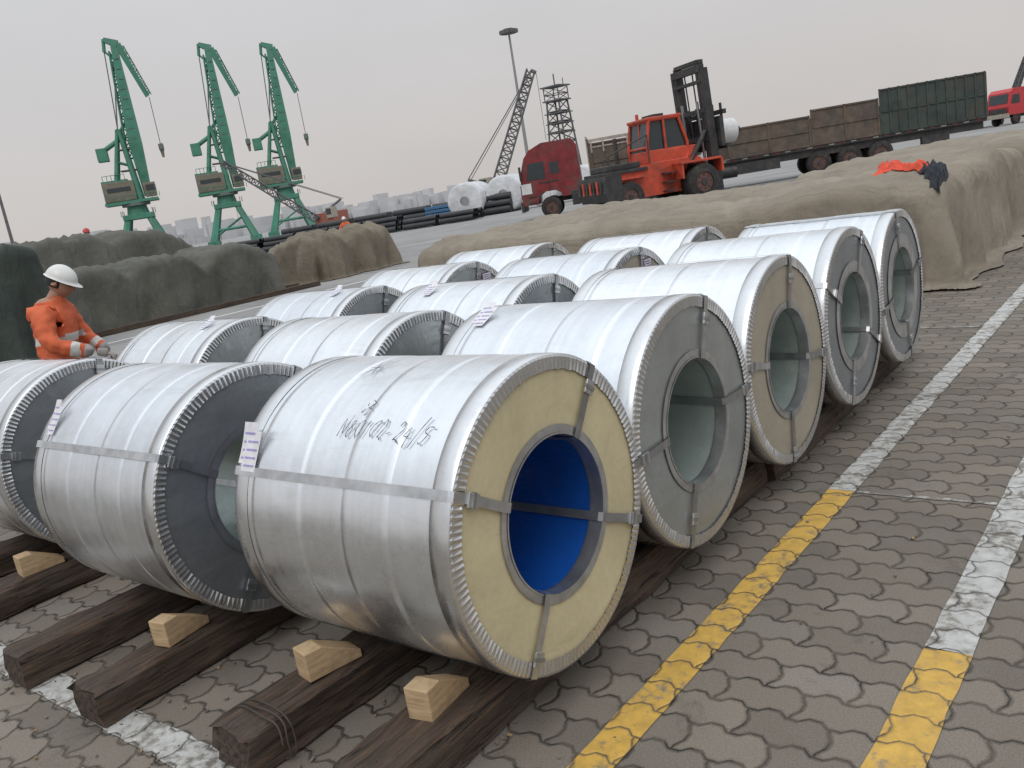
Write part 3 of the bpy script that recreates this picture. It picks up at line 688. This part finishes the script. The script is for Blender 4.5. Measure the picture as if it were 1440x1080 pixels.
# ------------------------------------------------------------------ portal cranes
CG=simple('crane_green',(.050,.20,.135,1),.6,var=.25,scale=.4,dirt=(.085,.21,.15,1)); CB=simple('crane_house_brown',(.17,.17,.13,1),.7,var=.3,scale=.5,dirt=(.17,.11,.085,1)); CD=simple('crane_grey',(.12,.15,.14,1),.7)
def portal(x,y,rot,s=1.0):
    e_=empty('portal_crane',(x,y,0),rot,s); b=Bld()
    for sx in(-1,1):
        for sy in(-1,1):
            b.cyl((sx*5,sy*5,.8),(sx*2.2,sy*2.2,9.2),.95,CG,6,.7,smooth=False); b.box((sx*5,sy*5,.7),(2.8,1.4,1.4),CG)
        b.cyl((sx*5,-5,1.6),(sx*5,5,1.6),.4,CG,6); b.cyl((-4.1,sx*4.1,3.8),(4.1,sx*4.1,3.8),.35,CG,6)
        b.cyl((sx*4.6,-4.6,2.2),(sx*2.4,4,8.2),.25,CG,5); b.cyl((-4.6,sx*4.7,2.2),(3,sx*3.2,6.4),.2,CG,5)
    for k in range(9): b.cyl((4.9-k*.28,-5.6+k*.3,1.2+k*.9),(4.6-k*.28,-5.3+k*.3,2.1+k*.9),.12,CD,4)
    b.box((0,0,9.4),(6.4,6.4,1.1),CG,bev=.1); b.cyl((0,0,9.8),(0,0,12),2.4,CG,16,2.0); b.cyl((0,0,11.8),(0,0,12.4),3.0,CD,20)
    for k in range(12): a=k*math.pi/6; b.cyl((3.6*math.cos(a),3.6*math.sin(a),9.8),(3.6*math.cos(a),3.6*math.sin(a),11),.07,CG,4)
    b.build('portal',e_); b=Bld()
    b.box((-.6,0,12.7),(11.0,5.8,.6),CG); b.box((-2.6,0,15.2),(6.6,4.8,4.2),CB,bev=.12); b.box((-2.6,-2.45,15.6),(4.8,.08,.9),GLS); b.box((-3.2,0,17.5),(5.4,4.2,.4),CG)
    b.box((3.7,-1.6,14.8),(2.4,2.2,3.0),CB,bev=.1); b.box((3.8,-2.75,15.2),(1.8,.06,1.2),GLS); b.box((4.95,-1.6,15.2),(.06,1.7,1.2),GLS)
    for k in range(8): b.cyl((-5.8+k*1.6,-2.9,13),(-5.8+k*1.6,-2.9,14.1),.06,CG,4)
    b.cyl((-5.8,-2.9,14.1),(5,-2.9,14.1),.06,CG,4)
    for k in range(6): b.cyl((-5.4+k*.9,-2.2,17.7),(-5.4+k*.9,-2.2,18.8),.06,CG,4)
    b.cyl((-5.4,-2.2,18.8),(-.9,-2.2,18.8),.06,CG,4)
    for sy in(-1,1):
        b.cyl((1.4,sy*1.9,12.9),(.2,sy*.8,28),.7,CG,6,.5); b.cyl((-2.8,sy*1.9,17),(-.3,sy*.8,27.5),.5,CG,6,.4)
        b.cyl((-1.6,sy*1.3,21.5),(.8,sy*1.3,20.5),.25,CG,5)
    for z_ in(17,20,23,26): b.cyl((1.3-(z_-13)*.08,-1.9+(z_-13)*.085,z_),(1.3-(z_-13)*.08,1.9-(z_-13)*.085,z_),.25,CG,5)
    for z_ in(19.5,24): b.box((.3,0,z_),(3.4,4.2-(z_-18)*.2,.15),CD)
    b.cyl((0,-1.1,27.8),(0,1.1,27.8),.65,CG,10)
    b.cyl((1.2,0,27),(-4.0,0,24.2),.55,CG,6); b.box((-4.3,0,23.4),(2.2,2.8,2.8),CG,bev=.1)
    def bx(p0,p1,w0,w1,mat): 
        p0=Vector(p0);p1=Vector(p1); d=(p1-p0).normalized(); a_=Vector((0,1,0)); c_=d.cross(a_)
        vs=[]
        for p_,w_ in((p0,w0),(p1,w1)):
            for q,r_ in((-1,-1),(1,-1),(1,1),(-1,1)): vs.append(p_+a_*w_*.55*q+c_*w_*.5*r_)
        b.add(vs,[(0,1,5,4),(1,2,6,5),(2,3,7,6),(3,0,4,7),(0,3,2,1),(4,5,6,7)],mat)
    bx((3.0,0,13.6),(2.9,0,25),1.6,2.7,CG); bx((2.9,0,25),(3.4,0,46),2.7,1.3,CG)
    b.lattice((1.5,0,22),(2.7,0,44.5),1.7,1.0,CG,10,.2)
    for k in range(9): b.box((2.95+k*.05,-1.45+k*.06,26+k*2.1),(1.3-k*.06,.1,.16),CD)
    b.cyl((0,0,27.5),(3.1,0,31),.35,CG,6); b.cyl((-.1,0,28),(3.1,0,45.4),.14,CD,5)
    bx((1.6,0,47.0),(4.2,0,45.8),.9,1.5,CG); bx((4.2,0,45.8),(7.6,0,34.5),1.4,.7,CG); b.lattice((4.9,0,45.2),(8.3,0,34.8),.9,.5,CG,8,.12)
    b.cyl((1.6,0,47.1),(1.2,0,44.5),.4,CG,6); b.cyl((1.2,0,44.5),(0,0,28.3),.12,CD,5); b.cyl((1.2,0,44.7),(3.1,0,42.5),.22,CG,5)
    b.cyl((8.0,0,34.3),(8.0,0,24),.08,CD,4)
    b.box((8.0,0,23.6),(1.1,1.4,1.4),CD,bev=.2); b.cyl((8.0,0,23),(8.0,0,21.3),.45,CB,8,.25)
    b.build('upperworks',e_); return e_
portal(-181.9,100.2,R_(57),.975); portal(-171.9,116.0,R_(55),.915); portal(-164.2,126.5,R_(53),.885)
# ------------------------------------------------------------------ light mast, lattice tower, crawler cranes
GRY=simple('galvanised_pole',(.26,.26,.26,1),.6,var=.1); DST=simple('distant_steel',(.12,.12,.125,1),.7,var=.2)  # distant steel tone pre-lightened, distance haze put into the colour
b=Bld(); b.cyl((0,0,0),(0,0,23),.30,GRY,12,.14)
for k in range(12): a=k*math.pi/6; b.box((1.0*math.cos(a),1.0*math.sin(a),23.1),(.5,.5,.45),DST)
b.cyl((0,0,22.9),(0,0,23.0),1.0,DST,16); b.cyl((0,0,23.4),(0,0,23.5),.7,DST,16); b.build('high_mast_light',None,(-76.3,102.1,0))
b=Bld(); b.cyl((0,0,0),(0,0,11),.12,DST,8,.06); b.box((.3,0,10.9),(.7,.15,.1),DST); b.build('slim_pole',None,(-54.5,20.9,0))
b=Bld(); b.lattice((0,0,0),(0,0,14.5),4.0,2.4,DST,9,.16); b.box((0,0,14.6),(3.4,3.4,.2),DST); b.lattice((0,0,14.6),(0,0,16.6),2.8,2.8,DST,2,.1); b.box((0,0,16.8),(3.6,3.6,.2),DST)
for z_ in(9.5,11,12.6): b.box((0,0,z_),(3.4,3.4,.15),DST)
b.cyl((0,0,16.8),(0,0,18.8),.12,DST,6); b.cyl((1,1,16.8),(1,1,18),.08,DST,6); b.build('lattice_tower',None,(-83.2,121.5,0))
def crawler(name,loc,tip,foot,stay,w_=1.3):
    e_=empty(name,loc); b=Bld(); L=Vector(loc)
    b.lattice(Vector(foot)-L,Vector(tip)-L,w_,w_*.7,DST,16,.12); 
    s_=Vector(stay)-L
    b.cyl(Vector(tip)-L,s_,.07,DST,4); b.cyl(Vector(tip)-L+Vector((.3,0,0)),s_+Vector((.6,0,0)),.05,DST,4); b.cyl(s_,Vector(foot)-L,.2,DST,5)
    b.cyl(Vector(tip)-L,Vector(tip)-L+Vector((.5,.4,-.4)),.25,DST,6); b.cyl(Vector(tip)-L+Vector((.5,.4,-.4)),Vector(tip)-L+Vector((.5,.4,-9)),.04,DST,4)
    b.build('boom',e_); b=Bld()
    b.box((0,0,2.1),(5,3.2,1.9),simple('machine_orange',(.28,.10,.07,1),.6,var=.3),bev=.15); b.box((1.8,-1.3,2.9),(1.5,1.2,1.7),CRM,bev=.1); b.box((1.8,-1.95,3.1),(1.1,.05,.9),GLS)
    for s_ in(-1,1): b.box((0,s_*1.7,.6),(6,.9,1.1),DST,bev=.3)
    b.build('crawler_body',e_)
crawler('crawler_crane',(-75.5,90.0,0),(-68.6,95.3,16.3),(-74.0,91.2,2.4),(-76.9,88.9,3.9),1.5)
crawler('crawler_crane',(-113.0,95.0,0),(-122.1,82.8,13.3),(-114.5,93.0,2.2),(-111.5,96.5,4.8),1.1)
crawler('crawler_crane',(-20.5,160,0),(-21.5,157,8.5),(-24,158,2.2),(-19,161,3),.8)
# ------------------------------------------------------------------ pipes, white rolls, small yard things
PIP=simple('black_pipe',(.026,.028,.031,1),.5,var=.4,scale=1)
pp=empty('pipe_stack',(-48,43.6,0),math.atan2(4.3,11.9)); b=Bld()
rnd=random.Random(4)
for seg in range(8):
    x0=-16+seg*3.1+rnd.uniform(-.2,.2); rows=rnd.choice([2,3,3,2])
    for rw in range(rows):
        for k in range(5-rw): 
            xo=rnd.uniform(-.15,.15); yy=(k+rw*.5)*.41; zz=.25+rw*.36
            b.cyl((x0+xo,yy,zz),(x0+2.7+xo,yy,zz),.2,PIP,10,cap=False); b.cyl((x0+.01+xo,yy,zz),(x0+.02+xo,yy,zz),.19,DRK,10)
for seg in range(6):
    x0=-12+seg*3.6
    for rw in range(3):
        for k in range(4-rw): b.cyl((x0,6+(k+rw*.5)*.55,.3+rw*.5),(x0+3.1,6+(k+rw*.5)*.55,.3+rw*.5),.27,PIP,10)
for seg in range(5): b.box((-15+seg*5,1,.05),(.2,4,.1),RUST)
b.build('pipes',pp)
BLU=simple('blue_sheet',(.05,.14,.27,1),.6,var=.2)
bb=empty('blue_stacked_sheets',(-46.5,50.5,0),.35); b=Bld()
for k in range(5): b.box((0,0,.15+k*.28),(3.2,1.4,.22),BLU,bev=.03); b.box((-1,0,.015+k*.28),(.1,1.5,.05),RUST); b.box((1,0,.015+k*.28),(.1,1.5,.05),RUST)
b.build('sheets',bb)
wr=empty('white_wrapped_rolls',(-43.1,52.8,0),R_(30)); b=Bld()
WR=simple('white_wrap',(.56,.57,.59,1),.5,var=.2,scale=1.2,bump=.12,bscale=2)
for k,(x,y,r_) in enumerate(((-2.0,0,1.4),(1.0,.8,1.45),(3.9,1.8,1.35),(6.8,3.0,1.35))):
    prof=[(-1.35,.35),(-1.33,r_*.9),(-1.25,r_),(-.4,r_*1.0),(.5,r_*1.0),(1.25,r_),(1.33,r_*.9),(1.35,.35)]
    vs=[];fs=[]; n=36
    for q,(yy,r0_) in enumerate(prof):
        for i in range(n):
            a=2*math.pi*i/n; rr_=r0_+.04*noise.noise(Vector((math.cos(a)*3+k,math.sin(a)*3,yy*2)))
            vs.append((x+rr_*math.cos(a)+yy*.25,y+yy,r_+rr_*math.sin(a)))
    for q in range(len(prof)-1):
        for i in range(n): j=(i+1)%n; fs.append((q*n+i,q*n+j,(q+1)*n+j,(q+1)*n+i))
    b.add(vs,fs,WR,True); b.cyl((x-.34,y-1.35,r_),(x-.33,y-1.30,r_),.36,GRY,20)
b.build('rolls',wr)
KY=simple('kerb_yellow',(.55,.38,.05,1),.7); KB=simple('kerb_black',(.03,.03,.03,1),.7)
b=Bld()
for k in range(14): b.box((k*.9-6,0,.15),(.88,.25,.28),KY if k%2 else KB,bev=.02)
b.build('striped_kerb',None,(-29.5,22.2,.006),math.atan2(4.2,-3.8))
def redtruck(loc,rot,cargo):
    ft=empty('red_truck',loc,rot); b=Bld()
    b.prism([(-2.2,.9),(-2.3,1.7),(-2.0,3.0),(-1.6,3.3),(.1,3.3),(.2,.9)],-1.2,1.2,REDB); b.prism([(-2.0,1.9),(-1.75,2.7),(-.9,2.7),(-.9,1.9)],-1.22,-1.21,GLS)
    b.prism([(-2.0,1.9),(-1.75,2.7),(-.9,2.7),(-.9,1.9)],1.21,1.22,GLS)
    b.add([(-2.27,-1.0,2.0),(-2.27,1.0,2.0),(-2.05,1.0,2.85),(-2.05,-1.0,2.85)],[(0,1,2,3)],GLS); b.box((-2.32,0,1.35),(.06,1.9,.45),DRK)
    b.box((3.3,0,1.7),(5.6,2.4,1.5),cargo,bev=.05); b.box((2,0,.8),(8,1.6,.3),DRK); b.box((-2.3,0,.9),(.2,2.3,.4),CRM)
    for wx in(-1.3,3.4,4.8): 
        for s_ in(-1,1): wheel(b,wx,s_*1.2,.5,.5,.35,s_)
    b.build('truck_body',ft)
redtruck((-13.8,96.5,0),R_(60),REDB); redtruck((-18.2,99.5,0),R_(80),RUST)
# distant city
HZ=simple('hazy_city',(.53,.53,.54,1),.95,var=.06,scale=.01)  # pale colour carries painted-in haze; there is no haze volume
b=Bld(); rnd=random.Random(11)
for k in range(900):
    az=R_(8)+k/900*R_(74)
    d=rnd.uniform(1500,1900); hh=rnd.choice([6,8,10,13,18])*rnd.uniform(.7,1.4)*(.7+1.1*(az/R_(60))**2)
    b.box((-math.sin(az)*d,math.cos(az)*d,hh/2),(rnd.uniform(8,30),rnd.uniform(8,30),hh),HZ)
b.build('distant_city')
# ------------------------------------------------------------------ people
SKIN=simple('skin',(.36,.19,.13,1),.55,var=.08); HAIR=simple('black_hair',(.012,.01,.01,1),.6); JKT=simple('orange_workwear',(.56,.115,.045,1),.8,var=.25,scale=4,bump=.02,bscale=7); BOOT=simple('dark_boot',(.02,.02,.02,1),.6); HELM=simple('white_helmet',(.64,.64,.62,1),.3,var=.05); GLV=simple('glove_grey',(.30,.28,.27,1),.85,var=.2); LIP=simple('lip',(.26,.11,.09,1),.5)
def skin(name,pts,edges,radii,mat,parent,root=0,sub=2,fn=None,mats=None,wrinkle=0):
    me=bpy.data.meshes.new(name); me.from_pydata(pts,edges,[]); o=bpy.data.objects.new(name,me); scene.collection.objects.link(o)
    md=o.modifiers.new('s','SKIN'); md.use_smooth_shade=True
    for i,r_ in enumerate(radii):
        v=me.skin_vertices[0].data[i]; v.radius=r_ if hasattr(r_,'__len__') else (r_,r_); v.use_root=(i==root)
    sb=o.modifiers.new('u','SUBSURF'); sb.levels=sub; sb.render_levels=sub
    dg=bpy.context.evaluated_depsgraph_get(); m2=bpy.data.meshes.new_from_object(o.evaluated_get(dg)); bpy.data.objects.remove(o)
    for m in (mats or [mat]): m2.materials.append(m)
    if wrinkle:
        for v in m2.vertices:
            if v.co.z<1.44: v.co+=v.normal*wrinkle*(noise.noise(Vector((v.co.x*9,v.co.y*9,v.co.z*17)))+.5*noise.noise(v.co*24))
    if fn:
        for p_ in m2.polygons: p_.material_index=fn(p_.center)
    for p_ in m2.polygons: p_.use_smooth=True
    o=bpy.data.objects.new(name,m2); scene.collection.objects.link(o); o.parent=parent; return o
def person(x,y,z,rot,headpitch=25,headyaw=0,helmet=True,s=1.0):
    e_=empty('dock_worker',(x,y,z),rot,s)
    eL,wL=Vector((.10,.29,1.10)),Vector((.31,.20,.93)); eR,wR=Vector((.12,-.29,1.09)),Vector((.40,-.19,.99))
    pts=[(0,0,.95),(.015,0,1.08),(.04,0,1.24),(.065,0,1.375),(.095,0,1.45),(.055,.12,1.36),(.05,.195,1.32),tuple(eL),tuple(wL),(.055,-.12,1.36),(.05,-.195,1.32),tuple(eR),tuple(wR),
         (0,.095,.88),(.03,.11,.50),(.0,.12,.11),(.13,.13,.05),(0,-.095,.88),(.05,-.11,.50),(-.04,-.12,.11),(.09,-.13,.05)]
    ed=[(0,1),(1,2),(2,3),(3,4),(3,5),(5,6),(6,7),(7,8),(3,9),(9,10),(10,11),(11,12),(0,13),(13,14),(14,15),(15,16),(0,17),(17,18),(18,19),(19,20)]
    ra=[(.15,.185),(.15,.18),(.155,.195),(.115,.15),.058,.10,.092,.076,.056,.10,.092,.076,.056,.105,.08,.065,.045,.105,.08,.065,.045]
    def fn(c):
        for el,wr_ in((eL,wL),(eR,wR)):
            d=(wr_-el); tt=(Vector(c)-el).dot(d)/d.length_squared
            if (Vector(c)-el-d*tt).length<.11 and .45<tt<.68 and abs(c[1])>.08: return 1
            if (Vector(c)-el-d*tt).length<.11 and .76<tt and abs(c[1])>.08: return 4
        if c[2]>1.44: return 2
        if c[2]<.13: return 3
        if 1.10<c[2]<1.15 and abs(c[1])<.22 and c[0]<.25: return 1
        return 0
    skin('body',pts,ed,ra,None,e_,0,3,fn,[JKT,REFL,SKIN,BOOT,GLV],wrinkle=.016)
    b=Bld()
    for k in range(16):
        a=2*math.pi*k/16; a2=2*math.pi*(k+1)/16
        q=[(.08+.088*math.cos(a),.095*math.sin(a),1.395),(.08+.088*math.cos(a2),.095*math.sin(a2),1.395),(.10+.070*math.cos(a2),.075*math.sin(a2),1.465),(.10+.070*math.cos(a),.075*math.sin(a),1.465)]
        b.add(q,[(0,1,2,3)],JKT,True)
    b.build('collar',e_)
    for nm,wr_,el,s_ in(('left_hand',wL,eL,1),('right_hand',wR,eR,-1)):
        d=(wr_-el).normalized(); side=Vector((0,0,1)).cross(d).normalized()*s_; up=d.cross(side).normalized()
        if up.z<0: up=-up
        wr2=wr_+d*.02
        skin(nm,[tuple(wr2-d*.01),tuple(wr2+d*.05),tuple(wr2+d*.085)],[(0,1),(1,2)],[(.026,.034),(.018,.038),(.015,.040)],GLV,e_)
        for k,(o_,ln) in enumerate(((-.03,.062),(-.01,.072),(.01,.068),(.03,.052))):
            a_=wr2+d*.08-side*o_; b1=a_+d*ln*.45-up*.010; b2=b1+d*ln*.3-up*.022; b3=b2+d*ln*.1-up*.024
            skin(nm+'_finger_%d'%k,[tuple(a_),tuple(b1),tuple(b2),tuple(b3)],[(0,1),(1,2),(2,3)],[.010,.0095,.009,.0075],GLV,e_,0,1)
        a_=wr2+d*.025-side*.028; skin(nm+'_thumb',[tuple(a_),tuple(a_-side*.02+d*.025-up*.008),tuple(a_-side*.022+d*.052-up*.018)],[(0,1),(1,2)],[.0125,.011,.0085],GLV,e_,0,1)
    hd=empty('head',(.115,0,1.47)); hd.parent=e_; hd.rotation_euler=(0,R_(headpitch),R_(headyaw))
    b=Bld(); nu,nv=40,30; vs=[];fs=[]
    for j in range(nv+1):
        ph=math.pi*j/nv
        for i in range(nu):
            a=2*math.pi*i/nu; X,Y_,Z=math.sin(ph)*math.cos(a),math.sin(ph)*math.sin(a),math.cos(ph)
            x=X*.098; y=Y_*.077; z_=Z*.117
            if Z<0: x*=1-.22*Z*Z*(1 if X<0 else .35); y*=1-.34*Z*Z
            if X>0:
                x+=.024*math.exp(-(Y_/.16)**2-((Z+.12)/.17)**2)
                x+=.006*math.exp(-((abs(Y_)-.3)/.2)**2-((Z-.2)/.1)**2)
                x-=.010*math.exp(-((abs(Y_)-.36)/.14)**2-((Z-.04)/.10)**2)
                x+=.010*math.exp(-(Y_/.25)**2-((Z+.50)/.10)**2)+.010*math.exp(-(Y_/.3)**2-((Z+.82)/.15)**2)
            vs.append((x+.01,y,z_+.11))
    for j in range(nv):
        for i in range(nu): k=(i+1)%nu; fs.append((j*nu+i,(j+1)*nu+i,(j+1)*nu+k,j*nu+k))
    b.add(vs,fs,SKIN,True)
    for s_ in(-1,1):
        b.cyl((.0,s_*.074,.095),(-.012,s_*.090,.112),.017,SKIN,10,.026); 
        b.box((.094,s_*.031,.118),(.010,.022,.006),HAIR,bev=.002); b.box((.102,s_*.032,.134),(.008,.032,.006),HAIR,bev=.002)
    b.box((.106,0,.052),(.008,.042,.008),LIP,bev=.003); b.cyl((.0,0,.04),(-.02,0,-.06),.052,SKIN,16,.055)
    b.build('face',hd)
    b=Bld(); vs=[];fs=[]
    for j in range(11):
        ph=math.pi*.62*j/10
        for i in range(32): a=2*math.pi*i/32; vs.append((-.012+.104*math.sin(ph)*math.cos(a),.083*math.sin(ph)*math.sin(a),.117+.120*math.cos(ph)))
    for j in range(10):
        for i in range(32):
            a=2*math.pi*i/32
            if math.cos(a)>.35 and j>4: continue
            k=(i+1)%32; fs.append((j*32+i,(j+1)*32+i,(j+1)*32+k,j*32+k))
    b.add(vs,fs,HAIR,True); b.build('hair',hd)
    if helmet:
        b=Bld(); vs=[];fs=[]; HM=HELM if helmet is True else helmet; ax,ay,az_=.124,.104,.106
        for j in range(13):
            ph=math.pi*.5*j/12
            for i in range(40):
                a=2*math.pi*i/40; rg=.006*math.exp(-(math.sin(a)*math.sin(ph)/.14)**2)*(1 if j<11 else 0)
                vs.append((ax*math.sin(ph)*math.cos(a),ay*math.sin(ph)*math.sin(a),.150+(az_+rg)*math.cos(ph)))
        for i in range(40):
            a=2*math.pi*i/40; br_=.012+.040*max(0,math.cos(a))**2
            vs.append(((ax+br_)*math.cos(a),(ay+.012)*math.sin(a),.144-.010*max(0,math.cos(a))))
        for j in range(13):
            for i in range(40): k=(i+1)%40; fs.append((j*40+i,(j+1)*40+i,(j+1)*40+k,j*40+k))
        b.add(vs,fs,HM,True); b.build('helmet',hd)
    return e_
person(-5.62,1.02,0,R_(38),headpitch=30,headyaw=4,s=.965)
person(-33.5,28.5,0,R_(-60),headpitch=5)
person(-26.9,12.0,.95,R_(-60),headpitch=5,helmet=REDB)
